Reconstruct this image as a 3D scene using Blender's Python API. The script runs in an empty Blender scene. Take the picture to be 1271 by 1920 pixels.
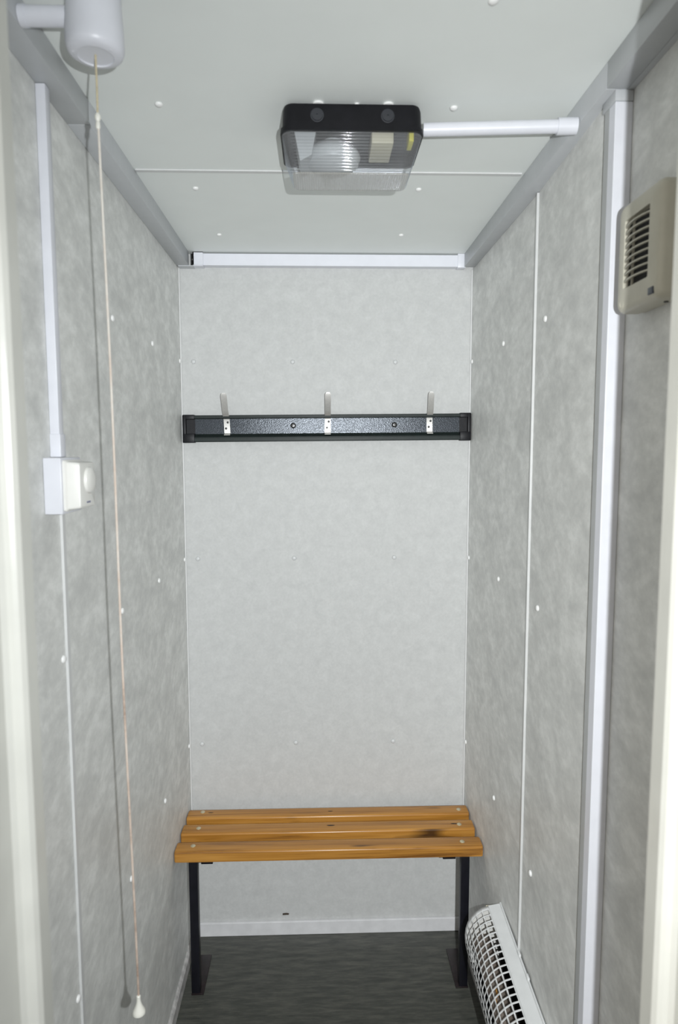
import bpy, bmesh, math, random
from math import pi, sin, cos, radians
from mathutils import Vector, Matrix

S = bpy.context.scene
COL = S.collection
W, H = 0.90, 2.205          # width of the cubicle, height of its ceiling
FRONT = -1.46               # inner face of the doorway partition
random.seed(4)

# ------------------------------------------------------------------ materials
def new_mat(name):
    m = bpy.data.materials.new(name); m.use_nodes = True
    nt = m.node_tree
    b = nt.nodes['Principled BSDF']
    return m, nt, b

def N(nt, kind, **kw):
    n = nt.nodes.new(kind)
    for k, v in kw.items():
        if k in n.inputs: n.inputs[k].default_value = v
        else: setattr(n, k, v)
    return n

def rgb(c): return (c[0], c[1], c[2], 1.0)

def plain(name, c, rough=.45, metal=0.0, spec=.5, var=.04, scale=40, bump=0.0, bscale=300):
    """a painted / moulded surface with a slight procedural mottling"""
    m, nt, b = new_mat(name)
    b.inputs['Roughness'].default_value = rough
    b.inputs['Metallic'].default_value = metal
    b.inputs['Specular IOR Level'].default_value = spec
    tc = N(nt, 'ShaderNodeTexCoord')
    nz = N(nt, 'ShaderNodeTexNoise', Scale=scale, Detail=3.0)
    nt.links.new(tc.outputs['Object'], nz.inputs['Vector'])
    cr = N(nt, 'ShaderNodeValToRGB')
    cr.color_ramp.elements[0].position = .3; cr.color_ramp.elements[1].position = .7
    cr.color_ramp.elements[0].color = rgb([x*(1-var) for x in c])
    cr.color_ramp.elements[1].color = rgb([min(1, x*(1+var)) for x in c])
    nt.links.new(nz.outputs['Fac'], cr.inputs['Fac'])
    nt.links.new(cr.outputs['Color'], b.inputs['Base Color'])
    if bump:
        n2 = N(nt, 'ShaderNodeTexNoise', Scale=bscale, Detail=2.0)
        nt.links.new(tc.outputs['Object'], n2.inputs['Vector'])
        bp = N(nt, 'ShaderNodeBump', Strength=bump, Distance=.002)
        nt.links.new(n2.outputs['Fac'], bp.inputs['Height'])
        nt.links.new(bp.outputs['Normal'], b.inputs['Normal'])
    return m

def panel_mat(name, lo, mid, hi, rough, rot, scl1, scl2, contrast=1.0):
    """vinyl faced wall panel: soft brushed mottling in two sizes"""
    m, nt, b = new_mat(name)
    b.inputs['Roughness'].default_value = rough
    b.inputs['Specular IOR Level'].default_value = .4
    tc = N(nt, 'ShaderNodeTexCoord')
    mp = N(nt, 'ShaderNodeMapping'); mp.inputs['Rotation'].default_value = rot
    mp.inputs['Scale'].default_value = scl1
    nt.links.new(tc.outputs['Object'], mp.inputs['Vector'])
    n1 = N(nt, 'ShaderNodeTexNoise', Scale=1.0, Detail=5.0, Roughness=.62, Distortion=.5)
    nt.links.new(mp.outputs['Vector'], n1.inputs['Vector'])
    mp2 = N(nt, 'ShaderNodeMapping'); mp2.inputs['Rotation'].default_value = rot
    mp2.inputs['Scale'].default_value = scl2; mp2.inputs['Location'].default_value = (3.1, 1.7, 5.3)
    nt.links.new(tc.outputs['Object'], mp2.inputs['Vector'])
    n2 = N(nt, 'ShaderNodeTexNoise', Scale=1.0, Detail=4.0, Roughness=.7)
    nt.links.new(mp2.outputs['Vector'], n2.inputs['Vector'])
    mix = N(nt, 'ShaderNodeMix', data_type='FLOAT')
    mix.inputs[0].default_value = .45
    nt.links.new(n1.outputs['Fac'], mix.inputs[2]); nt.links.new(n2.outputs['Fac'], mix.inputs[3])
    cr = N(nt, 'ShaderNodeValToRGB'); e = cr.color_ramp.elements
    w = .13/contrast
    e[0].position = .5-w; e[0].color = rgb(lo); e[1].position = .5+w; e[1].color = rgb(hi)
    k = e.new(.5); k.color = rgb(mid)
    nt.links.new(mix.outputs[0], cr.inputs['Fac'])
    nt.links.new(cr.outputs['Color'], b.inputs['Base Color'])
    bp = N(nt, 'ShaderNodeBump', Strength=.06, Distance=.002)
    nt.links.new(n2.outputs['Fac'], bp.inputs['Height'])
    nt.links.new(bp.outputs['Normal'], b.inputs['Normal'])
    return m

M = {}
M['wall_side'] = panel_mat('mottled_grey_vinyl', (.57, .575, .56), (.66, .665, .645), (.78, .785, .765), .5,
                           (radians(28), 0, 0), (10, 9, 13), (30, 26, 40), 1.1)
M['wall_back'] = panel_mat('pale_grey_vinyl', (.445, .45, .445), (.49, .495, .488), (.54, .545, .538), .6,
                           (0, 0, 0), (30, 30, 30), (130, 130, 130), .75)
M['wall_front'] = plain('outer_partition_paint', (.55, .55, .52), .5)
M['ceiling'] = plain('ceiling_board', (.79, .82, .80), .55, var=.015, scale=9, bump=.05, bscale=500)
M['trunk'] = plain('grey_white_trunking', (.47, .485, .50), .4, var=.02)
M['white_pvc'] = plain('white_plastic', (.68, .69, .74), .38, var=.02)
M['warm_white'] = plain('warm_white_plastic', (.76, .755, .72), .35, var=.02)
M['cap'] = plain('white_screw_cap_plastic', (.80, .80, .79), .4, var=.02)
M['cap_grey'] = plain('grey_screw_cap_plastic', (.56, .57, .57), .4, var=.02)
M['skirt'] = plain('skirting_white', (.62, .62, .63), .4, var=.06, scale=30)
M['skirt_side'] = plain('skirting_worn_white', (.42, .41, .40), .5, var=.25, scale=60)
M['strip'] = plain('joint_strip_white', (.60, .605, .60), .4, var=.03)
M['jamb'] = plain('door_frame_gloss_cream', (.61, .61, .565), .35, var=.04, scale=14, bump=.15, bscale=40)
M['black'] = plain('black_plastic', (.008, .008, .010), .42, spec=.2, var=.2, bump=.1, bscale=900)
M['black_paint'] = plain('black_paint_on_steel', (.006, .006, .010), .38, spec=.3, var=.2)
M['foot'] = plain('worn_black_plate', (.014, .009, .010), .4, var=.4, scale=60)
M['dark'] = plain('interior_shade_black', (.008, .008, .008), .8, var=.2)  # near-black colour standing in for shade inside and under things
M['rubber'] = plain('black_bolt_cap', (.006, .006, .006), .3)
M['rail_edge'] = plain('dark_green_grey_edge', (.014, .020, .019), .45, spec=.2, var=.15)
M['fan'] = plain('aged_ivory_plastic', (.53, .51, .43), .4, var=.04)
M['fan_badge'] = plain('dark_grey_badge', (.05, .055, .07), .4)
M['badge_mark'] = plain('pale_badge_mark', (.22, .24, .27), .4)
M['blue_mark'] = plain('grey_blue_print', (.20, .21, .32), .4)
M['heater'] = plain('white_enamelled_steel', (.66, .67, .67), .35, var=.03)
M['tube_taupe'] = plain('brown_grey_enamel', (.20, .165, .14), .5, var=.15, scale=25)
M['orange'] = plain('orange_scrap', (.45, .22, .05), .6)
M['alu'] = plain('satin_aluminium', (.50, .49, .47), .36, metal=.55, var=.05, scale=200)
M['channel_shade'] = plain('channel_side_shade_grey', (.40, .41, .41), .45, var=.03)  # shaded tone of the white channel's inward side, painted grey
M['alu_tab'] = plain('dull_aluminium', (.36, .35, .31), .5, metal=.3, var=.05)
M['bolt'] = plain('brass_zinc_bolt', (.60, .54, .38), .35, metal=.6, var=.1)
M['lamp_white'] = plain('opal_white', (.52, .53, .53), .4, var=.02)
M['ballast'] = plain('cream_control_gear', (.62, .57, .42), .5, var=.04)
M['yellow'] = plain('yellow_label', (.62, .56, .03), .5)
M['scrap'] = plain('brown_scrap', (.06, .045, .035), .6, var=.3, scale=300)
M['knob'] = plain('ivory_knob', (.80, .79, .72), .3, var=.02)
M['plug'] = plain('charcoal_plug', (.022, .024, .030), .45, var=.1)

def hammered():
    m, nt, b = new_mat('hammered_grey_enamel')
    b.inputs['Base Color'].default_value = (.024, .029, .036, 1)
    b.inputs['Metallic'].default_value = .5; b.inputs['Roughness'].default_value = .25
    tc = N(nt, 'ShaderNodeTexCoord')
    v = N(nt, 'ShaderNodeTexVoronoi', Scale=420.0)
    nt.links.new(tc.outputs['Object'], v.inputs['Vector'])
    nz = N(nt, 'ShaderNodeTexNoise', Scale=300.0, Detail=3.0)
    nt.links.new(tc.outputs['Object'], nz.inputs['Vector'])
    ad = N(nt, 'ShaderNodeMath', operation='ADD')
    nt.links.new(v.outputs['Distance'], ad.inputs[0]); nt.links.new(nz.outputs['Fac'], ad.inputs[1])
    bp = N(nt, 'ShaderNodeBump', Strength=.22, Distance=.0010)
    nt.links.new(ad.outputs[0], bp.inputs['Height']); nt.links.new(bp.outputs['Normal'], b.inputs['Normal'])
    return m
M['hammer'] = hammered()

def wood(name, off):
    m, nt, b = new_mat(name)
    b.inputs['Roughness'].default_value = .34
    b.inputs['Coat Weight'].default_value = .12; b.inputs['Coat Roughness'].default_value = .2
    tc = N(nt, 'ShaderNodeTexCoord')
    mp = N(nt, 'ShaderNodeMapping'); mp.inputs['Scale'].default_value = (2.2, 60, 60)
    mp.inputs['Location'].default_value = (off, off*2.3, off)
    nt.links.new(tc.outputs['Object'], mp.inputs['Vector'])
    n1 = N(nt, 'ShaderNodeTexNoise', Scale=1.0, Detail=6.0, Roughness=.6, Distortion=.9)
    nt.links.new(mp.outputs['Vector'], n1.inputs['Vector'])
    cr = N(nt, 'ShaderNodeValToRGB'); e = cr.color_ramp.elements
    e[0].position = .28; e[0].color = (.15, .058, .010, 1)
    e[1].position = .72; e[1].color = (.50, .245, .050, 1)
    k = e.new(.47); k.color = (.37, .165, .027, 1)
    nt.links.new(n1.outputs['Fac'], cr.inputs['Fac'])
    # scattered long dark streaks and small knots
    mp2 = N(nt, 'ShaderNodeMapping'); mp2.inputs['Scale'].default_value = (4.2, 34, 20)
    mp2.inputs['Location'].default_value = (off*1.7+.4, off, 0)
    nt.links.new(tc.outputs['Object'], mp2.inputs['Vector'])
    n2 = N(nt, 'ShaderNodeTexNoise', Scale=1.0, Detail=2.0)
    nt.links.new(mp2.outputs['Vector'], n2.inputs['Vector'])
    r2 = N(nt, 'ShaderNodeValToRGB'); r2.color_ramp.elements[0].position = .67; r2.color_ramp.elements[1].position = .78
    r2.color_ramp.elements[0].color = (0, 0, 0, 1); r2.color_ramp.elements[1].color = (1, 1, 1, 1)
    nt.links.new(n2.outputs['Fac'], r2.inputs['Fac'])
    mx = N(nt, 'ShaderNodeMix', data_type='RGBA')
    nt.links.new(r2.outputs['Color'], mx.inputs[0])
    nt.links.new(cr.outputs['Color'], mx.inputs[6]); mx.inputs[7].default_value = (.07, .03, .008, 1)
    nt.links.new(mx.outputs[2], b.inputs['Base Color'])
    bp = N(nt, 'ShaderNodeBump', Strength=.08, Distance=.001)
    nt.links.new(n1.outputs['Fac'], bp.inputs['Height']); nt.links.new(bp.outputs['Normal'], b.inputs['Normal'])
    return m
M['wood1'] = wood('varnished_pine_back', .3)
M['wood2'] = wood('varnished_pine_middle', 2.9)
M['wood3'] = wood('varnished_pine_front', 5.1)
M['knot'] = plain('dark_wood_knot', (.02, .010, .004), .5)

def floor_mat():
    m, nt, b = new_mat('dark_grey_vinyl_floor')
    b.inputs['Roughness'].default_value = .42
    tc = N(nt, 'ShaderNodeTexCoord')
    mp = N(nt, 'ShaderNodeMapping'); mp.inputs['Scale'].default_value = (11, 70, 1)
    mp.inputs['Rotation'].default_value = (0, 0, radians(-8))
    nt.links.new(tc.outputs['Object'], mp.inputs['Vector'])
    n1 = N(nt, 'ShaderNodeTexNoise', Scale=1.0, Detail=6.0, Roughness=.72, Distortion=.25)
    nt.links.new(mp.outputs['Vector'], n1.inputs['Vector'])
    n2 = N(nt, 'ShaderNodeTexNoise', Scale=6.0, Detail=3.0)
    nt.links.new(tc.outputs['Object'], n2.inputs['Vector'])
    cr = N(nt, 'ShaderNodeValToRGB'); e = cr.color_ramp.elements
    e[0].position = .30; e[0].color = (.030, .033, .029, 1)
    e[1].position = .72; e[1].color = (.105, .104, .088, 1)
    k = e.new(.5); k.color = (.058, .060, .052, 1)
    nt.links.new(n1.outputs['Fac'], cr.inputs['Fac'])
    mx = N(nt, 'ShaderNodeMix', data_type='RGBA', blend_type='MULTIPLY'); mx.inputs[0].default_value = .35
    nt.links.new(cr.outputs['Color'], mx.inputs[6]); nt.links.new(n2.outputs['Color'], mx.inputs[7])
    nt.links.new(cr.outputs['Color'], b.inputs['Base Color'])
    bp = N(nt, 'ShaderNodeBump', Strength=.1, Distance=.001)
    nt.links.new(n1.outputs['Fac'], bp.inputs['Height']); nt.links.new(bp.outputs['Normal'], b.inputs['Normal'])
    return m
M['floor'] = floor_mat()

def cord_mat():
    m, nt, b = new_mat('grubby_cotton_cord')
    b.inputs['Roughness'].default_value = .8
    tc = N(nt, 'ShaderNodeTexCoord')
    mp = N(nt, 'ShaderNodeMapping'); mp.inputs['Scale'].default_value = (1, 1, 9)
    nt.links.new(tc.outputs['Object'], mp.inputs['Vector'])
    nz = N(nt, 'ShaderNodeTexNoise', Scale=1.0, Detail=6.0, Roughness=.7)
    nt.links.new(mp.outputs['Vector'], nz.inputs['Vector'])
    # handled lower length is grubbier: dirt grows with the distance from the switch
    sp = N(nt, 'ShaderNodeSeparateXYZ'); nt.links.new(tc.outputs['Object'], sp.inputs[0])
    mr = N(nt, 'ShaderNodeMapRange'); mr.inputs[1].default_value = -.1; mr.inputs[2].default_value = -1.1
    mr.inputs[3].default_value = -.22; mr.inputs[4].default_value = .06
    nt.links.new(sp.outputs['Z'], mr.inputs[0])
    ad = N(nt, 'ShaderNodeMath', operation='ADD')
    nt.links.new(nz.outputs['Fac'], ad.inputs[0]); nt.links.new(mr.outputs[0], ad.inputs[1])
    cr = N(nt, 'ShaderNodeValToRGB'); e = cr.color_ramp.elements
    e[0].position = .30; e[0].color = (.72, .68, .62, 1); e[1].position = .74; e[1].color = (.16, .08, .05, 1)
    k = e.new(.55); k.color = (.60, .48, .40, 1)
    nt.links.new(ad.outputs[0], cr.inputs['Fac']); nt.links.new(cr.outputs['Color'], b.inputs['Base Color'])
    return m
M['cord'] = cord_mat()
M['string'] = plain('straw_coloured_string', (.55, .48, .33), .8, var=.1, scale=200)

def lens_mat(name, clear, tint, rough, bump_axis=None):
    m, nt, b = new_mat(name)
    b.inputs['Base Color'].default_value = rgb(tint); b.inputs['Roughness'].default_value = rough
    b.inputs['Specular IOR Level'].default_value = .8
    tr = N(nt, 'ShaderNodeBsdfTransparent'); tr.inputs[0].default_value = (.86, .88, .90, 1)
    mx = N(nt, 'ShaderNodeMixShader'); mx.inputs[0].default_value = 1-clear
    nt.links.new(tr.outputs[0], mx.inputs[1]); nt.links.new(b.outputs[0], mx.inputs[2])
    gl = N(nt, 'ShaderNodeBsdfGlossy', Roughness=.065); gl.inputs[0].default_value = (.075, .075, .08, 1)
    ad = N(nt, 'ShaderNodeAddShader'); nt.links.new(mx.outputs[0], ad.inputs[0]); nt.links.new(gl.outputs[0], ad.inputs[1])
    nt.links.new(ad.outputs[0], nt.nodes['Material Output'].inputs['Surface'])
    if bump_axis is not None:
        tc = N(nt, 'ShaderNodeTexCoord')
        wv = N(nt, 'ShaderNodeTexWave', Scale=75.0); wv.bands_direction = bump_axis
        nt.links.new(tc.outputs['Object'], wv.inputs['Vector'])
        bp = N(nt, 'ShaderNodeBump', Strength=.6, Distance=.002)
        nt.links.new(wv.outputs['Fac'], bp.inputs['Height']); nt.links.new(bp.outputs['Normal'], b.inputs['Normal'])
    return m
M['lens'] = lens_mat('clear_ribbed_polycarbonate', .82, (.50, .51, .52), .16)
M['lens_bottom'] = lens_mat('ribbed_polycarbonate_base', .30, (.44, .43, .40), .3, 'X')

# ------------------------------------------------------------------ mesh helpers
def add_box(bm, x0, x1, y0, y1, z0, z1, bev=0.0, seg=2):
    vs = [bm.verts.new(c) for c in [(x0,y0,z0),(x1,y0,z0),(x1,y1,z0),(x0,y1,z0),(x0,y0,z1),(x1,y0,z1),(x1,y1,z1),(x0,y1,z1)]]
    fs = [(0,3,2,1),(4,5,6,7),(0,1,5,4),(1,2,6,5),(2,3,7,6),(3,0,4,7)]
    F = [bm.faces.new([vs[i] for i in f]) for f in fs]
    if bev > 0:
        es = list({e for f in F for e in f.edges})
        bmesh.ops.bevel(bm, geom=es, offset=bev, segments=seg, affect='EDGES', profile=.5)

def loft(bm, loops, cap0=True, cap1=True):
    L = [[bm.verts.new(p) for p in lp] for lp in loops]
    n = len(L[0])
    for a, b in zip(L, L[1:]):
        for i in range(n):
            j = (i+1) % n
            bm.faces.new((a[i], a[j], b[j], b[i]))
    if cap0: bm.faces.new(list(reversed(L[0])))
    if cap1: bm.faces.new(L[-1])

def rrect(w, h, r, n=5):
    """rounded rectangle, counter clockwise"""
    pts = []
    for cx, cy, a in ((w/2-r, h/2-r, 0), (-w/2+r, h/2-r, 90), (-w/2+r, -h/2+r, 180), (w/2-r, -h/2+r, 270)):
        for k in range(n+1):
            t = radians(a+90*k/n); pts.append((cx+r*cos(t), cy+r*sin(t)))
    return pts

def axis_frame(d):
    d = Vector(d).normalized()
    u = d.cross(Vector((0,0,1)) if abs(d.z) < .9 else Vector((1,0,0))).normalized()
    return d, u, d.cross(u).normalized()

def add_lathe(bm, base, axis, prof, n=20):
    """prof: (radius, distance along axis)"""
    d, u, v = axis_frame(axis); base = Vector(base)
    loops = []
    for r, t in prof:
        loops.append([base + d*t + u*(r*cos(2*pi*k/n)) + v*(r*sin(2*pi*k/n)) for k in range(n)])
    loft(bm, loops)

def add_tube(bm, pts, r, n=10):
    pts = [Vector(p) for p in pts]; loops = []
    for i, p in enumerate(pts):
        d = (pts[min(i+1, len(pts)-1)] - pts[max(i-1, 0)])
        d, u, v = axis_frame(d)
        if i and u.dot(pu) < 0: u, v = -u, -v
        pu = u
        loops.append([p + u*(r*cos(2*pi*k/n)) + v*(r*sin(2*pi*k/n)) for k in range(n)])
    loft(bm, loops)

def add_prism(bm, prof, axis, a, b):
    """extrude a closed 2D outline along one axis: X: (y,z)  Y: (x,z)  Z: (x,y)"""
    def P(q, t):
        return {'X': (t, q[0], q[1]), 'Y': (q[0], t, q[1]), 'Z': (q[0], q[1], t)}[axis]
    loft(bm, [[P(q, a) for q in prof], [P(q, b) for q in prof]])

def smooth_obj(o, ang=35):
    for p in o.data.polygons: p.use_smooth = True
    try: o.data.set_sharp_from_angle(angle=radians(ang))
    except Exception: pass

ROOTLOC = {}
def thing(name, loc, label, cat, group=None):
    o = bpy.data.objects.new(name, None); COL.objects.link(o)
    o.location = loc; o.empty_display_size = .05
    o['label'] = label; o['category'] = cat
    if group: o['group'] = group
    ROOTLOC[o] = Vector(loc)
    return o

def obj(name, bm, mat, parent=None, loc=None, smooth=True, label=None):
    """links the bmesh (built in world coordinates) as ONE mesh object"""
    L = ROOTLOC[parent] if parent is not None else Vector(loc or (0,0,0))
    bmesh.ops.recalc_face_normals(bm, faces=bm.faces)
    bmesh.ops.translate(bm, verts=bm.verts, vec=-L)
    me = bpy.data.meshes.new(name); bm.to_mesh(me); bm.free()
    me.materials.append(mat if not isinstance(mat, str) else M[mat])
    o = bpy.data.objects.new(name, me); COL.objects.link(o)
    if parent is not None:
        o.parent = parent
        ROOTLOC[o] = L
    else:
        o.location = L; ROOTLOC[o] = L
    if smooth: smooth_obj(o)
    if label: o['label'] = label
    return o

def tag(o, label, cat, group=None):
    o['label'] = label; o['category'] = cat
    if group: o['group'] = group
    return o

def BM(): return bmesh.new()
def box(*a, **k):
    b = BM(); add_box(b, *a, **k); return b

def struct(name, bm, mat, label=None):
    o = obj(name, bm, mat, smooth=False); o['kind'] = 'structure'
    if label: o['label'] = label
    return o

# ------------------------------------------------------------------ the setting
struct('floor', box(-.05, .95, -3.4, .05, -.05, 0), 'floor')
struct('ceiling', box(-.05, .97, -1.56, .05, H, H+.04), 'ceiling')
struct('wall_back', box(-.05, .95, 0, .05, 0, H), 'wall_back')
struct('wall_left', box(-.05, 0, -1.53, 0, 0, H), 'wall_side')
b = BM(); add_prism(b, [(W, 0), (W+.06, 0), (W+.06, -1.53), (W+.010, -1.53), (W+.010, -1.0215), (W+.010, -.970), (W-.0134, -.970), (W, -.606)], 'Z', 0, H)
struct('wall_right', b, 'wall_side')
b = BM()
add_box(b, -.6, .138, -1.53, FRONT-.0005, 0, H)
add_box(b, .769, 1.5, -1.53, FRONT-.0005, 0, H)
struct('wall_front', b, 'wall_front')

# door frame: a stop with a rebate on both sides of the opening
def jamb_profile(s):
    # x of the stop face, rebate face, outer face
    xs, xr, xo = (.1555, .1395, .124) if s < 0 else (.7513, .7673, .783)
    f = FRONT+.001
    return [(xs, f), (xs, f-.021), (xs + s*.003, f-.026), (xs + s*.007, f-.028), (xr - s*.004, f-.029), (xr, f-.034),
            (xr, f-.090), (xo, f-.096), (xo + s*.06, f-.096), (xo + s*.06, f-.072), (xr + s*.0004, f-.072), (xr + s*.0004, f)]
b = BM()
for s in (-1, 1): add_prism(b, jamb_profile(s), 'Z', 0, H)
struct('door_1', b, 'jamb', 'cream painted door frame with a rebate, nearest the camera')
# skirtings
struct('baseboard_back', box(.012, W-.012, -.010, -.0002, 0, .047, bev=.002), 'skirt')
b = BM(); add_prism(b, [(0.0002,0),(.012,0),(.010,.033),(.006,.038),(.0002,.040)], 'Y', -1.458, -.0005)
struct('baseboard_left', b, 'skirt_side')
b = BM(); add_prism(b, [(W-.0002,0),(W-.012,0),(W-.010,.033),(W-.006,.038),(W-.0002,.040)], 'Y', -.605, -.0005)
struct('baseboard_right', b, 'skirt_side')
# white beads in the two back corners
for i, (x0, x1) in enumerate(((.0002, .005), (W-.005, W-.0002))):
    struct('trim_%d' % (i+1), box(x0, x1, -.005, -.0002, .041, 2.164, bev=.0015), 'strip')
# joint strips: across the ceiling, down both side walls
struct('trim_3', box(.040, .862, -.616, -.604, H-.0035, H-.0001, bev=.001), 'strip')
b = BM(); add_box(b, W-.0030, W-.0001, -.617, -.601, .041, 2.164, bev=.001); add_box(b, W-.0055, W-.0025, -.617, -.612, .041, 2.164, bev=.001)
struct('trim_4', b, 'strip')
b = BM(); add_prism(b, [(.0001, -.991), (.0038, -.991), (.0043, -.9905), (.0043, -.988), (.0038, -.9875), (.0008, -.9875), (.0008, -.970), (.0001, -.970)], 'Z', .041, 2.164)
struct('trim_5', b, 'strip')
# channel that closes the panel joint on the right wall
b = BM()
add_box(b, W-.0180, W+.0098, -1.022, -1.0, .041, 2.148)
o = struct('trim_6', b, 'white_pvc', 'white vertical channel on the right wall')
struct('trim_7', box(W-.0178, W+.0098, -.9998, -.9835, .041, 2.148), 'channel_shade', 'inward side of the white channel, its shade put into grey colour')  # grey colour paints the shade on the channel's inward side
bv = o.modifiers.new('bevel', 'BEVEL'); bv.width = .0012; bv.segments = 2; bv.limit_method = 'ANGLE'

# ------------------------------------------------------------------ cable trunking round the ceiling
def trunking(name, x0, x1, label, gapx):
    t = thing(name, ((x0+x1)/2, -.65, H-.04), label, 'cable trunking', None)
    cuts = [-1.4585, gapx, -.028]
    for k in range(2):
        obj('trunking_length', box(x0, x1, cuts[k]+.0004, cuts[k+1]-.0004, H-.040, H-.0003, bev=.0012), 'trunk', t)
    return t
trunking('cable_trunking', .0003, .038, 'grey-white square trunking in the corner of ceiling and left wall', -.888)
tr = trunking('cable_trunking', W-.033, W-.0003, 'grey-white square trunking in the corner of ceiling and right wall', -1.0218)
obj('trunking_foot', box(W-.0190, W+.0095, -1.0230, -.9765, 2.1484, 2.1649, bev=.001), 'trunk', tr)
obj('trunking_side', box(W-.0003, W+.0097, -1.4585, -1.0222, H-.040, H-.0003), 'trunk', tr, smooth=False)

t = thing('cable_trunking', (.45, -.012, H-.04), 'white trunking across the top of the back wall with an open left end', 'cable trunking')
zb, zt = 2.1665, H-.0045
b = BM(); add_prism(b, [(-.0006, zb), (-.026, zb), (-.026, zt), (-.0006, zt)], 'X', .080, .848)
obj('lid', b, 'white_pvc', t, smooth=False)
b = BM()   # left corner piece is an open sleeve
xa, xb = .050, .0805
for (x0, x1, y0, y1, z0, z1) in ((xa, xb, -.030, -.0275, zb-.001, H-.0005), (xa, xb, -.030, -.0006, zb-.003, zb-.0005), (xa, xb, -.030, -.0006, H-.0024, H-.0004), (xa, xa+.003, -.030, -.022, zb, H-.001)):
    add_box(b, x0, x1, y0, y1, z0, z1)
obj('corner_piece', b, 'white_pvc', t, smooth=False)
obj('corner_piece', box(.847, .872, -.030, -.0006, zb-.003, H-.0005, bev=.0015), 'white_pvc', t)
obj('bottom_flange', box(.006, xa+.001, -.030, -.0006, zb-.004, zb-.0015), 'trunk', t, smooth=False)
b = BM(); add_box(b, .0405, xa-.0003, -.010, -.0006, zb-.001, H-.001)  # solid black block paints the shade of the open end
obj('gap_shade_block', b, 'dark', t, smooth=False, label='black block for the shade in the open trunking end')
b = BM(); add_lathe(b, (.046, -.010, 2.187), (0,-1,0), [(.0022,0),(.0022,.0012),(.001,.002)], 10)
obj('screw', b, 'alu', t)

# vertical mini trunking down to the thermostat
t = thing('mini_trunking', (.008, -1.008, 1.61), 'slim white mini trunking running down the left wall to the thermostat', 'cable trunking')
obj('lid', box(.0003, .0150, -1.0173, -.999, 1.640, 2.1645, bev=.001), 'white_pvc', t)
obj('coupler', box(.0003, .0170, -1.0195, -.997, 1.6049, 1.641, bev=.001), 'white_pvc', t)

# ------------------------------------------------------------------ thermostat
t = thing('thermostat', (0, -1.01, 1.56), 'white room thermostat with a round dial on the left wall', 'thermostat')
obj('back_box', box(.0003, .028, -1.0500, -.966, 1.5165, 1.6042, bev=.0018), 'white_pvc', t)
b = BM()
cy, cz = -1.008, 1.5605
loops = []
for x, dw in ((.0283, 0), (.032, 0), (.0335, -.003), (.0345, -.005), (.050, -.008), (.0525, -.010), (.0535, -.014)):
    loops.append([(x, cy+p[0], cz+p[1]) for p in rrect(.076+dw, .080+dw, .004+.0, 4)])
loft(b, loops); body = obj('cover', b, 'warm_white', t)
b = BM(); add_lathe(b, (.0534, -1.004, 1.568), (1,0,0), [(.0215,0),(.0215,.001),(.0205,.004),(.017,.0065),(.009,.008),(.001,.0084)], 32)
obj('dial', b, 'warm_white', t)
obj('printed_mark', box(.0533, .0538, -1.016, -.999, 1.5315, 1.5345), 'blue_mark', t, smooth=False, label='small grey-blue printed mark')

# ------------------------------------------------------------------ pull cord switch
sx, sy = .1335, -1.150
t = thing('pull_switch', (sx, sy, H), 'white cylindrical ceiling pull switch with a long hanging cord', 'switch')
b = BM()
add_lathe(b, (sx, sy, H-.0004), (0,0,-1), [(.0345,0),(.0345,.012),(.0350,.018),(.0365,.040),(.0372,.060),(.0368,.066),(.0345,.0715),(.030,.0745),(.0235,.0755),(.0228,.0738),(.012,.0732),(.004,.0732)], 40)
obj('switch_body', b, 'white_pvc', t)
zz = H-.0742
for a in (200, 330):
    b = BM(); add_lathe(b, (sx+.027*cos(radians(a)), sy+.027*sin(radians(a)), zz+.003), (0,0,-1), [(.0030,0),(.0030,.0035),(.002,.0045)], 10)
    obj('screw', b, 'white_pvc', t)
b = BM(); add_tube(b, [(sx, sy, zz+.002), (sx+.0003, sy, 2.09), (sx, sy, 2.052)], .0014, 8)
obj('string', b, 'string', t, label='thin straw-coloured string above the connector')
b = BM(); add_lathe(b, (sx, sy, 2.060), (0,0,-1), [(.001,0),(.0036,.003),(.0042,.007),(.0030,.010),(.0020,.0115),(.0030,.013),(.0032,.019),(.0022,.021)], 14)
obj('connector', b, 'knob', t)
b = BM()
pts = []
n = 26
for k in range(n+1):
    s = k/n
    pts.append((sx+.0005+.0148*s + .0016*sin(s*7.0)*(1-s)*s*3, sy + .001*sin(s*9), 2.041-(2.041-.797)*s))
add_tube(b, pts, .00165, 8)
cd = obj('cord', b, 'cord', t)
b = BM(); add_lathe(b, (sx+.0153, sy, .800), (0,0,-1), [(.0022,0),(.0030,.001),(.0031,.008),(.0040,.013),(.0062,.019),(.0085,.0235),(.0094,.0262),(.0094,.0285),(.0082,.0298),(.003,.0303)], 20)
obj('cord_pull', b, 'knob', t)
# the round conduit that feeds it from the trunking
t = thing('conduit', (.07, -1.150, 2.178), 'short white round conduit between left trunking and pull switch', 'conduit')
b = BM(); add_tube(b, [(.0384, -1.150, 2.178), (.0995, -1.150, 2.178)], .0122, 24); obj('pipe', b, 'white_pvc', t)
b = BM(); add_tube(b, [(.0386, -1.150, 2.178), (.047, -1.150, 2.178)], .0132, 24); obj('coupling', b, 'white_pvc', t)

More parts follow.
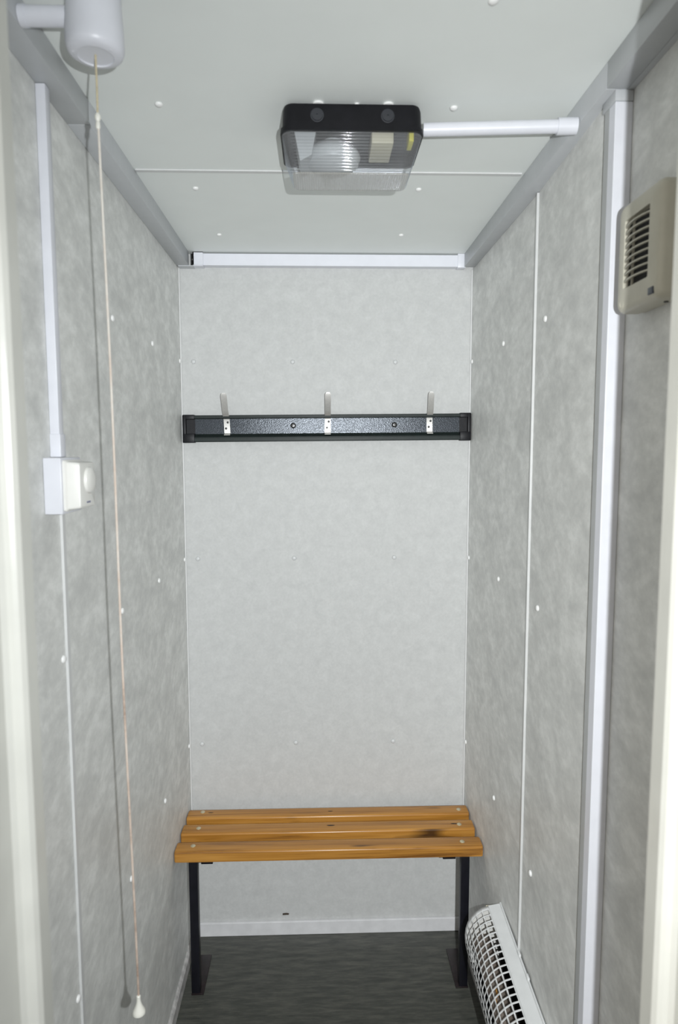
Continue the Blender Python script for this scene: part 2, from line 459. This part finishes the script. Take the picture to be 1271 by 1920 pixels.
# ------------------------------------------------------------------ ceiling light
LX = .4835
t = thing('ceiling_light', (LX, -.83, H), 'black bulkhead ceiling light with a clear ribbed lens', 'ceiling light')
b = BM()
cyb = -.826; D = .148
def rl(z, w, d, r, n=6): return [(LX+p[0], cyb+p[1], z) for p in rrect(w, d, r, n)]
loops = [rl(H-.0035, .226, D-.012, .012), rl(H-.0055, .233, D-.005, .016), rl(H-.012, .2375, D-.001, .018), rl(2.163, .2405, D, .018), rl(2.1625, .246, D+.005, .019),
         rl(2.155, .247, D+.006, .019), rl(2.155, .234, D-.007, .016), rl(2.163, .230, D-.011, .015), rl(H-.008, .226, D-.016, .012)]
loft(b, loops); obj('base', b, 'black', t)
for dx in (-.060, .060):
    b = BM(); add_lathe(b, (LX+dx, cyb-D/2+.0006, 2.180), (0,-1,0), [(.0115,0),(.0115,.0012),(.0095,.0014),(.0092,.0030),(.0015,.0032),(.0012,.0022)], 28)
    obj('knockout_plug', b, 'plug', t)
for dx, w in ((-.058, .020), (.008, .009), (.062, .019)):  # white discs stand in for reflections on the ceiling above the base
    b = BM(); add_lathe(b, (LX+dx, cyb-D/2+.012, H-.0002), (0,0,-1), [(w/2,0),(w/2,.0032),(w/2-.002,.0038)], 20)
    obj('reflection_disc', b, 'cap', t, label='white disc for a bright reflection above the black base')
# ribbed lens: tapered skirt with horizontal ribs
b = BM(); loops = []
nr = 13; zt, zbm = 2.1545, 2.1015
for k in range(nr):
    for f, o in [(q/8, .0007*(1-cos(2*pi*q/8))) for q in range(8)]:
        s = (k+f)/nr
        loops.append(rl(zt+(zbm-zt)*s, .240+(.206-.240)*s+2*o, (D-.002)+(.078-D+.002)*s+2*o, .016+(.010-.016)*s, 5))
loft(b, loops, False, False)
ln = obj('lens', b, 'lens', t); smooth_obj(ln, 170)
b = BM(); loft(b, [rl(zbm-.0003, .206, .078, .010, 5), rl(zbm-.0022, .202, .074, .009, 5)], False, True)
obj('lens_base', b, 'lens_bottom', ln)
# what shows through the lens
b = BM(); add_box(b, LX-.112, LX+.112, cyb-.066, cyb+.066, 2.168, 2.171, bev=.001)
obj('gear_tray', b, 'black_paint', t)
b = BM(); add_lathe(b, (LX-.032, cyb-.004, 2.170), (0,0,-1), [(.016,0),(.018,.006),(.038,.014),(.048,.024),(.050,.032),(.046,.043),(.034,.051),(.016,.0565),(.001,.0575)], 28)
obj('lamp_globe', b, 'lamp_white', t)
b = BM(); add_prism(b, [(LX-.100, 2.168), (LX-.062, 2.168), (LX-.070, 2.128), (LX-.090, 2.118)], 'Y', cyb-.045, cyb+.03)
obj('reflector', b, 'lamp_white', t, smooth=False)
obj('control_gear', box(LX+.034, LX+.072, cyb-.060, cyb+.02, 2.142, 2.168, bev=.002), 'ballast', t)
obj('terminal_tag', box(LX+.098, LX+.106, cyb-.066, cyb-.03, 2.143, 2.168, bev=.001), 'yellow', t, label='small yellow tag inside the lens')
# conduit from the lamp to the right-hand trunking
t = thing('conduit', (.73, -.912, 2.165), 'long white round conduit from black lamp to right trunking', 'conduit')
b = BM(); add_tube(b, [(.6085, -.875, 2.170), (.850, -.905, 2.1650)], .0110, 24); obj('pipe', b, 'white_pvc', t)
b = BM(); add_tube(b, [(.834, -.903, 2.1653), (.8664, -.907, 2.1645)], .0136, 24); obj('coupling', b, 'white_pvc', t)

# ------------------------------------------------------------------ extractor fan
FX, FY, FZ = .870, -1.1365, 1.8930
FW = W+.010          # the wall is set back a little beside the doorway
t = thing('extractor_fan', (FW, FY, FZ), 'square ivory extractor fan with a louvred grille on the right wall', 'fan')
fw, fh = .125, .155
oy, oz = FY-.0005, FZ+.0025      # the louvre opening
ow, oh = .072, .096
n = 6
def fr(x, w, h, r, cy=FY, cz=FZ): return [(x, cy+p[0], cz+p[1]) for p in rrect(w, h, r, n)]
b = BM()
loops = [fr(FW-.0003, fw-.004, fh-.004, .010), fr(FW-.010, fw-.004, fh-.004, .010), fr(FW-.0102, fw, fh, .012), fr(FX+.010, fw, fh, .012), fr(FX+.004, fw-.004, fh-.004, .012), fr(FX+.001, fw-.010, fh-.010, .011),
         fr(FX, fw-.016, fh-.016, .010), fr(FX-.002, ow+.010, oh+.010, .006, oy, oz), fr(FX-.002, ow, oh, .0025, oy, oz), fr(FX+.0055, ow-.001, oh-.001, .0025, oy, oz)]
loft(b, loops); obj('casing', b, 'fan', t)
b = BM(); add_box(b, FX+.0050, FX+.0054, oy-ow/2+.0012, oy+ow/2-.0012, oz-oh/2+.0012, oz+oh/2-.0012)  # black sheet close behind the louvres, painted shade instead of real depth
obj('opening_shade_sheet', b, 'dark', t, smooth=False)
for k in range(9):
    z = oz-oh/2 + oh*(k+1)/10
    b = BM(); loops = []
    for i in range(13):
        s = -1+2*i/12
        y = oy + s*(ow/2+.0004); x = FX-.001-.0060*(1-s*s)
        loops.append([(x, y, z+.0010), (x, y, z-.0010), (x+.004, y, z-.0008), (x+.004, y, z+.0012)])
    loft(b, loops); obj('louvre', b, 'fan', t)
for yy, xx in ((oy+.017, FX+.0008),):
    obj('grille_bar', box(xx, xx+.003, yy-.0007, yy+.0007, oz-oh/2, oz+oh/2), 'fan', t, smooth=False)
b = BM(); add_box(b, FX-.0016, FX+.004, -1.1885, -1.1745, 1.8225, 1.8320, bev=.0006); bd = obj('badge', b, 'fan_badge', t)
b = BM()
for k in range(3): add_box(b, FX-.0019, FX-.0014, -1.1865, -1.1765, 1.8245+.0024*k, 1.8252+.0024*k)
obj('badge_mark', b, 'badge_mark', bd, smooth=False)
b = BM(); add_lathe(b, (FX+.0012, -1.0955, 1.8285), (-1,0,0), [(.0068,0),(.0068,.0016),(.0055,.002),(.005,.0012),(.0015,.0012)], 24); obj('screw_boss', b, 'fan', t)
b = BM(); add_lathe(b, (FX+.026, -1.172, FZ-fh/2+.0012), (0,0,-1), [(.003,0),(.003,.0028),(.0015,.003)], 12); obj('cord_hole', b, 'rubber', t)

# ------------------------------------------------------------------ coat rack
t = thing('coat_rack', (.452, 0, 1.68), 'long dark grey coat rail with three aluminium hooks on the back wall', 'coat rack')
def RZ(x): return .0062*(x-.45)/.45 *.5        # the rail hangs slightly out of level
def tilt(bm):
    for v in bm.verts: v.co.z += RZ(v.co.x)
z0, z1 = 1.6418, 1.7235
def part(name, bm, mat, **k):
    tilt(bm); return obj(name, bm, mat, t, **k)
ex0, ex1 = .0068, .8968
b = BM(); add_box(b, ex0+.02, ex1-.02, -.009, -.0006, 1.662, 1.7145)
part('back_plate', b, 'hammer', smooth=False)
b = BM(); add_prism(b, [(-.0006, 1.7125), (-.020, 1.7125), (-.0225, 1.7145), (-.0225, 1.7215), (-.020, 1.7235), (-.0006, 1.7235)], 'X', ex0+.02, ex1-.02)
part('top_lip', b, 'rail_edge', smooth=False)
b = BM(); add_prism(b, [(-.0006, 1.6418), (-.022, 1.6418), (-.0245, 1.644), (-.0245, 1.6535), (-.0235, 1.6545), (-.0235, 1.656), (-.0215, 1.657), (-.010, 1.6665), (-.0006, 1.6665)], 'X', ex0+.02, ex1-.02)
part('bottom_lip', b, 'rail_edge', smooth=False)
for s, xo, xi in ((-1, ex0, ex0+.036), (1, ex1, ex1-.034)):
    b = BM(); a, c = min(xo, xi), max(xo, xi)
    add_box(b, a, c, -.0262, -.0006, 1.6395, 1.6675, bev=.002)
    add_box(b, a, c, -.0240, -.0006, 1.7110, 1.7255, bev=.002)
    add_box(b, a, c, -.0115, -.0006, 1.6660, 1.7120)
    q = (xo, xo+.010) if s < 0 else (xo-.010, xo)
    add_box(b, q[0], q[1], -.0255, -.0006, 1.6420, 1.7240, bev=.002)
    part('end_cap', b, 'black')
for k, x in enumerate((.1405, .4520, .7690)):
    lean = (-.0035, .0005, -.001)[k]
    b = BM(); loops = []
    hw = .0092
    # a flat strip bent at the plate, then outward and up
    path = [(-.0245, 1.6620), (-.0140, 1.6645), (-.0105, 1.6680), (-.0105, 1.7100), (-.0125, 1.7150), (-.0260, 1.7260), (-.034, 1.7370), (-.047, 1.7800), (-.0485, 1.7850), (-.0490, 1.7885)]
    for i, (y, z) in enumerate(path):
        a = path[max(0, i-1)]; c = path[min(len(path)-1, i+1)]
        ty, tz = c[0]-a[0], c[1]-a[1]; l = math.hypot(ty, tz); ny, nz = -tz/l, ty/l
        w = hw if i < len(path)-2 else (hw*.86 if i == len(path)-2 else hw*.45)
        cx = x + lean*(z-1.70)/.085
        loops.append([(cx-w, y, z), (cx+w, y, z), (cx+w, y+ny*.0025, z+nz*.0025), (cx-w, y+ny*.0025, z+nz*.0025)])
    loft(b, loops); hk = part('hook', b, 'alu')
    for dx, z in ((.003, 1.7015), (-.0025, 1.6830)):
        b = BM(); add_lathe(b, (x+dx, -.0125, z), (0,-1,0), [(.0034,0),(.0034,.0012),(.002,.0018)], 14); tilt(b)
        obj('screw', b, 'rubber', hk)
for x in (.3450, .6595):
    b = BM(); add_lathe(b, (x, -.0085, 1.6905), (0,-1,0), [(.0085,0),(.0085,.004),(.0065,.0048),(.0065,.010),(.005,.0115),(.001,.0118)], 20)
    part('fixing_bolt', b, 'rubber')

# ------------------------------------------------------------------ bench
t = thing('bench', (.45, -.14, 0), 'low slatted pine bench on black steel legs against the back wall', 'bench')
ZT = .466
def slat(y0, y1, xa, xb, mat, bolts, knots):
    """y0 back, y1 front; the top edges are rounded"""
    r = .007; h = .031
    prof = []
    prof += [(y0, ZT-h), (y0, ZT-r)]
    for k in range(1, 6):
        a = radians(180-90*k/5); prof.append((y0-r*1.0-r*cos(a)*1.0 if False else y0-r+r*cos(radians(90*k/5)) if False else y0-(r-r*cos(radians(90*k/5))), ZT-r+r*sin(radians(90*k/5))))
    for k in range(0, 6):
        prof.append((y1+r-r*sin(radians(90*k/5)), ZT-r+r*cos(radians(90*k/5))))
    prof += [(y1, ZT-h)]
    b = BM()
    loops = [[(x, (y0+y1)/2+(p[0]-(y0+y1)/2)*s, ZT-h/2+(p[1]-ZT+h/2)*s) for p in prof] for x, s in ((xa, .90), (xa+.002, .97), (xa+.005, 1), (xb-.005, 1), (xb-.002, .97), (xb, .90))]
    loft(b, loops)
    o = obj('slat', b, mat, t)
    for bx, by in bolts:
        b = BM(); add_lathe(b, (bx, by, ZT-.001), (0,0,1), [(.0075,0),(.0072,.002),(.0055,.0036),(.0025,.0044),(.0004,.0046)], 18)
        obj('bolt', b, 'bolt', o)
    for kx, ky, kr in knots:
        b = BM(); vs = [b.verts.new((kx+kr*2.1*cos(a)*(1+.15*sin(3*a)), ky+kr*.55*sin(a), ZT+.0002)) for a in [2*pi*i/12 for i in range(12)]]; b.faces.new(vs)
        obj('knot', b, 'knot', o, smooth=False, label='dark knot in the wood')
    return o
slat(-.044, -.096, .0035, .8955, 'wood1', [(.049, -.062), (.866, -.074)], [(.075, -.066, .004), (.455, -.070, .004)])
slat(-.128, -.181, .0035, .8940, 'wood2', [(.052, -.152), (.850, -.158)], [(.455, -.150, .006), (.835, -.153, .005)])
slat(-.219, -.272, .0035, .8960, 'wood3', [(.052, -.242), (.840, -.247)], [])
ub = ZT-.0313
for s, (x0, x1) in ((-1, (.0385, .0635)), (1, (.8385, .8635))):
    lg = obj('leg', box(x0, x1, -.246, -.221, .0052, ub, bev=.0015), 'black_paint', t)
    pa, pb = (x0-.001, .0735) if s < 0 else (.828, x1+.002)
    obj('foot_plate', box(pa, pb, -.247, -.094, .0005, .0055, bev=.001), 'foot', lg)
    obj('support_bar', box(x0, x1, -.2205, -.050, ub-.024, ub, bev=.0015), 'black_paint', t)
    ca, cb = (.0745, .1085) if s < 0 else (.784, .822)
    obj('cleat', box(ca, cb, -.245, -.050, ub-.024, ub, bev=.001), 'black_paint', t)
    lo, hi = (x1-.001, ca+.001) if s < 0 else (cb-.001, x0+.001)
    obj('cleat_web', box(lo, hi, -.12, -.07, ub-.006, ub), 'black_paint', t, smooth=False)

# ------------------------------------------------------------------ guarded heater
HY0, HY1 = -.452, -.955
t = thing('heater', (W, -.7, .31), 'white guarded tube heater with a mesh cover low on the right wall', 'heater')
prof = [(.8990, .4225), (.8735, .4150), (.8660, .4135)]
# curved front of the guard, from the top strip round to the underside
ctrl = [(.8660, .4135), (.8515, .4095), (.8380, .4015), (.8235, .3875), (.8135, .3705), (.8078, .3520), (.8060, .3320), (.8070, .3110), (.8110, .2900), (.8180, .2690), (.8290, .2500), (.8440, .2360), (.8620, .2290)]
def resample(P, n):
    L = [0]
    for a, c in zip(P, P[1:]): L.append(L[-1]+math.dist(a, c))
    out = []
    for s in n:
        d = s*L[-1]
        for i in range(len(P)-1):
            if d <= L[i+1]+1e-9:
                f = (d-L[i])/(L[i+1]-L[i]); out.append((P[i][0]+(P[i+1][0]-P[i][0])*f, P[i][1]+(P[i+1][1]-P[i][1])*f)); break
    return out
ncol = 13; bar = .18
par = [0]
for k in range(ncol): par += [(k+bar)/ncol, (k+1)/ncol]
par += []
par = sorted(set([min(1, s) for s in par]))
pp = resample(ctrl, par)
rows = 23; pitch = (HY0-.012-HY1-.012)/rows
ys = [HY0, HY0-.014]
y = HY0-.014
for k in range(rows):
    ys += [y-pitch*.80, y-pitch]; y -= pitch
ys += [HY1]
b = BM()
V = [[b.verts.new((p[0], yy, p[1])) for p in pp] for yy in ys]
for i in range(len(ys)-1):
    for j in range(len(pp)-1):
        hole = (i % 2 == 1) and (j % 2 == 1) and 0 < i < len(ys)-2
        if not hole: b.faces.new((V[i][j], V[i+1][j], V[i+1][j+1], V[i][j+1]))
g = obj('mesh_guard', b, 'heater', t)
sd = g.modifiers.new('thickness', 'SOLIDIFY'); sd.thickness = .0014; sd.offset = 0
b = BM(); add_prism(b, [(.8996, .4235), (.8960, .4240), (.8950, .4200), (.8660, .4143), (.8660, .4128), (.8960, .4190), (.8996, .4190)], 'Y', HY1, HY0)
obj('top_strip', b, 'heater', t, smooth=False)
b = BM(); add_prism(b, [(.8996, .4185), (.866, .4120)] + [(p[0]+.0012, p[1]-.0008) for p in ctrl[1:]] + [(.8996, .2290)], 'Y', HY0-.0015, HY0-.0002)
obj('end_plate', b, 'warm_white', t, smooth=False)
b = BM(); add_prism(b, [(.8996, .4185), (.866, .4120)] + [(p[0]+.0012, p[1]-.0008) for p in ctrl[1:]] + [(.8996, .2290)], 'Y', HY1+.0002, HY1+.0015)
obj('end_plate', b, 'warm_white', t, smooth=False)
obj('back_plate', box(.8960, .8996, HY1+.003, HY0-.003, .226, .418), 'dark', t, smooth=False)  # dark colour stands in for the shade inside the heater
b = BM(); add_tube(b, [(.852, HY0-.012, .318), (.852, HY1+.012, .318)], .0265, 28); tb = obj('heating_tube', b, 'tube_taupe', t)
b = BM(); add_box(b, .838, .842, -.668, -.648, .3445, .352, bev=.001); add_box(b, .8325, .836, -.680, -.666, .338, .344, bev=.001); obj('orange_mark', b, 'orange', tb, label='small orange scrap on the tube')
b = BM(); add_prism(b, [(.8055, .318), (.8085, .318), (.8200, .270), (.8350, .245), (.8620, .231), (.8960, .231), (.8960, .2265), (.8600, .2265), (.8320, .240), (.8160, .266)], 'Y', HY1+.002, HY0-.002)  # black colour paints the shade under the heater
obj('base_tray', b, 'dark', t, smooth=False, label='underside tray coloured black for the shade beneath')
for yy in (-.635, -.705):
    b = BM(); add_box(b, .894, .8996, yy-.008, yy+.008, .4236, .430, bev=.001); obj('fixing_clip', b, 'heater', t)
b = BM(); add_box(b, .860, .8990, HY0+.0002, HY0+.006, .395, .412, bev=.002); obj('end_lug', b, 'ballast', t, label='cream lug on the far end')

t.location = Vector((W-.0003, HY0, .31)) + Matrix.Rotation(-radians(1.5), 3, 'Z') @ Vector((0, -.7-HY0, 0))
t.rotation_euler.z = -radians(1.5)

# ------------------------------------------------------------------ screw caps
def cap_mesh(nm, mat):
    b = BM(); add_lathe(b, (0,0,0), (0,0,1), [(.0068,0),(.0070,.0012),(.0064,.0030),(.0045,.0044),(.0020,.0050),(.0003,.0051)], 18)
    bmesh.ops.recalc_face_normals(b, faces=b.faces)
    me = bpy.data.meshes.new(nm); b.to_mesh(me); b.free(); me.materials.append(M[mat])
    for p in me.polygons: p.use_smooth = True
    return me
CW, CG = cap_mesh('screw_cap', 'cap'), cap_mesh('screw_cap_grey', 'cap_grey')
def cap(loc, nrm, label, group, me=CW):
    o = bpy.data.objects.new('screw_cap', me); COL.objects.link(o)
    o.location = Vector(loc) + Vector(nrm)*.0001
    o.rotation_euler = Vector(nrm).to_track_quat('Z', 'Y').to_euler()
    o['label'] = label; o['category'] = 'screw cap'; o['group'] = group
DN = (0, 0, -1)
for x, y, l in ((.1535, -.880, 'white screw cap on the ceiling left of the black lamp, beside the pull cord'),
                (.6601, -.881, 'white screw cap on the ceiling just above the long white lamp conduit'),
                (.1488, -.515, 'white screw cap on the ceiling left of the lamp, just behind the joint strip'),
                (.6535, -.521, 'white screw cap on the ceiling right of the lamp, just behind the joint strip'),
                (.1535, -.192, 'white screw cap on the ceiling close to the back wall, left one'),
                (.6535, -.200, 'white screw cap on the ceiling close to the back wall, right one'),
                (.6563, -1.155, 'white screw cap on the ceiling nearest the doorway, cut by the top of the photo')):
    cap((x, y, H), DN, l, 'screw caps on the ceiling')
zs = (1.8854, 1.2724, .6635)
nmr = ('above the coat rail', 'halfway between coat rail and bench', 'low down just above the bench')
for i, z in enumerate(zs):
    for j, x in enumerate((.0403, .3444, .6626)):
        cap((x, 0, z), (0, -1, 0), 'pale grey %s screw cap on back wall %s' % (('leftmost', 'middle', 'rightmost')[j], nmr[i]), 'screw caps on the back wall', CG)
nml = ('upper', 'middle', 'lower')
for i, z in enumerate(zs):
    for j, y in enumerate((-.015, -.3483, -.6757, -1.0033)):
        if j == 3 and i == 0: continue
        where = ('in the back corner', 'second from back wall', 'beside the hanging cord', 'by narrow joint strip nearest the doorway')[j]
        yy = y if not (i == 2 and j == 3) else -1.002
        cap((0, yy, z + (.003 if i == 2 and j == 3 else 0)), (1, 0, 0), 'white %s row left wall screw cap %s' % (nml[i], where), 'screw caps on the left wall')
    for j, y in enumerate((-.016, -.3636, -.6867)):
        where = ('in the back corner', 'between back wall and joint strip', 'between joint strip and white channel')[j]
        cap((W-(.0029 if j == 2 else 0), y, z), (-1, 0, 0), 'white %s row right wall screw cap %s' % (nml[i], where), 'screw caps on the right wall')

# brown scrap stuck to the back wall
b = BM(); add_prism(b, [(.295, .0655), (.316, .0660), (.317, .0705), (.308, .0720), (.296, .0708)], 'Y', -.0022, -.0002)
tag(obj('scrap', b, 'scrap', loc=(.306, 0, .069), smooth=False), 'small brown scrap stuck low on the back wall above the skirting', 'scrap')

# ------------------------------------------------------------------ light
def lamp(name, kind, loc, target, energy, color, **kw):
    d = bpy.data.lights.new(name, kind); d.energy = energy; d.color = color
    for k, v in kw.items(): setattr(d, k, v)
    o = bpy.data.objects.new(name, d); COL.objects.link(o); o.location = loc
    o.rotation_euler = (Vector(target)-Vector(loc)).to_track_quat('-Z', 'Y').to_euler()
    return o
# the photographer's flash gun, to the right of and a little behind the lens
fl = lamp('camera_flash', 'SPOT', (.515, -2.16, 1.632), (.78, 0, 1.16), 87.0, (.952, .984, 1.0), spot_size=radians(142), spot_blend=1.0, shadow_soft_size=.006)
fl.data.use_nodes = True
fnt = fl.data.node_tree
fo = fnt.nodes.new('ShaderNodeLightFalloff'); fo.inputs['Strength'].default_value = 1.0
m1 = N(fnt, 'ShaderNodeMath', operation='MULTIPLY'); m1.inputs[1].default_value = .42
m2 = N(fnt, 'ShaderNodeMath', operation='MULTIPLY_ADD'); m2.inputs[1].default_value = .19
fnt.links.new(fo.outputs['Linear'], m1.inputs[0]); fnt.links.new(fo.outputs['Constant'], m2.inputs[0]); fnt.links.new(m1.outputs[0], m2.inputs[2])
fnt.links.new(m2.outputs[0], fnt.nodes['Emission'].inputs['Strength'])
# overcast daylight outside the doorway
w = bpy.data.worlds.new('daylight'); S.world = w; w.use_nodes = True
wn = w.node_tree; bg = wn.nodes['Background']
tc = N(wn, 'ShaderNodeTexCoord')
dt = N(wn, 'ShaderNodeVectorMath', operation='DOT_PRODUCT')
dt.inputs[1].default_value = Vector((-.8, -.6, .1)).normalized()     # the bright side of the sky
wn.links.new(tc.outputs['Generated'], dt.inputs[0])
sk = N(wn, 'ShaderNodeValToRGB'); e = sk.color_ramp.elements
e[0].position = .3; e[0].color = (.06, .06, .06, 1)
e[1].position = 1.0; e[1].color = (1.0, .94, .84, 1)
wn.links.new(dt.outputs['Value'], sk.inputs['Fac'])
wn.links.new(sk.outputs['Color'], bg.inputs['Color'])
bg.inputs['Strength'].default_value = 1.0

# ------------------------------------------------------------------ camera
cd_ = bpy.data.cameras.new('camera'); cam = bpy.data.objects.new('camera', cd_); COL.objects.link(cam)
cd_.sensor_fit = 'VERTICAL'; cd_.sensor_height = 36.0; cd_.lens = 1237.7*36/1920
yaw, pit, rol = .0306, .0947, -.0020
F = Vector((sin(yaw)*cos(pit), cos(yaw)*cos(pit), -sin(pit)))
R = Vector((cos(yaw), -sin(yaw), 0)); U = R.cross(F)
R2 = R*cos(rol)+U*sin(rol); U2 = -R*sin(rol)+U*cos(rol)
m = Matrix((R2, U2, -F)).transposed().to_4x4(); m.translation = Vector((.4232, -2.0776, 1.6162))
cam.matrix_world = m
cd_.clip_start = .02
cd_.dof.use_dof = True; cd_.dof.focus_distance = 1.9; cd_.dof.aperture_fstop = 5.0
S.camera = cam

vs = S.view_settings
vs.view_transform = 'Standard'; vs.look = 'None'; vs.exposure = 0.0; vs.gamma = 1.0; vs.use_curve_mapping = False
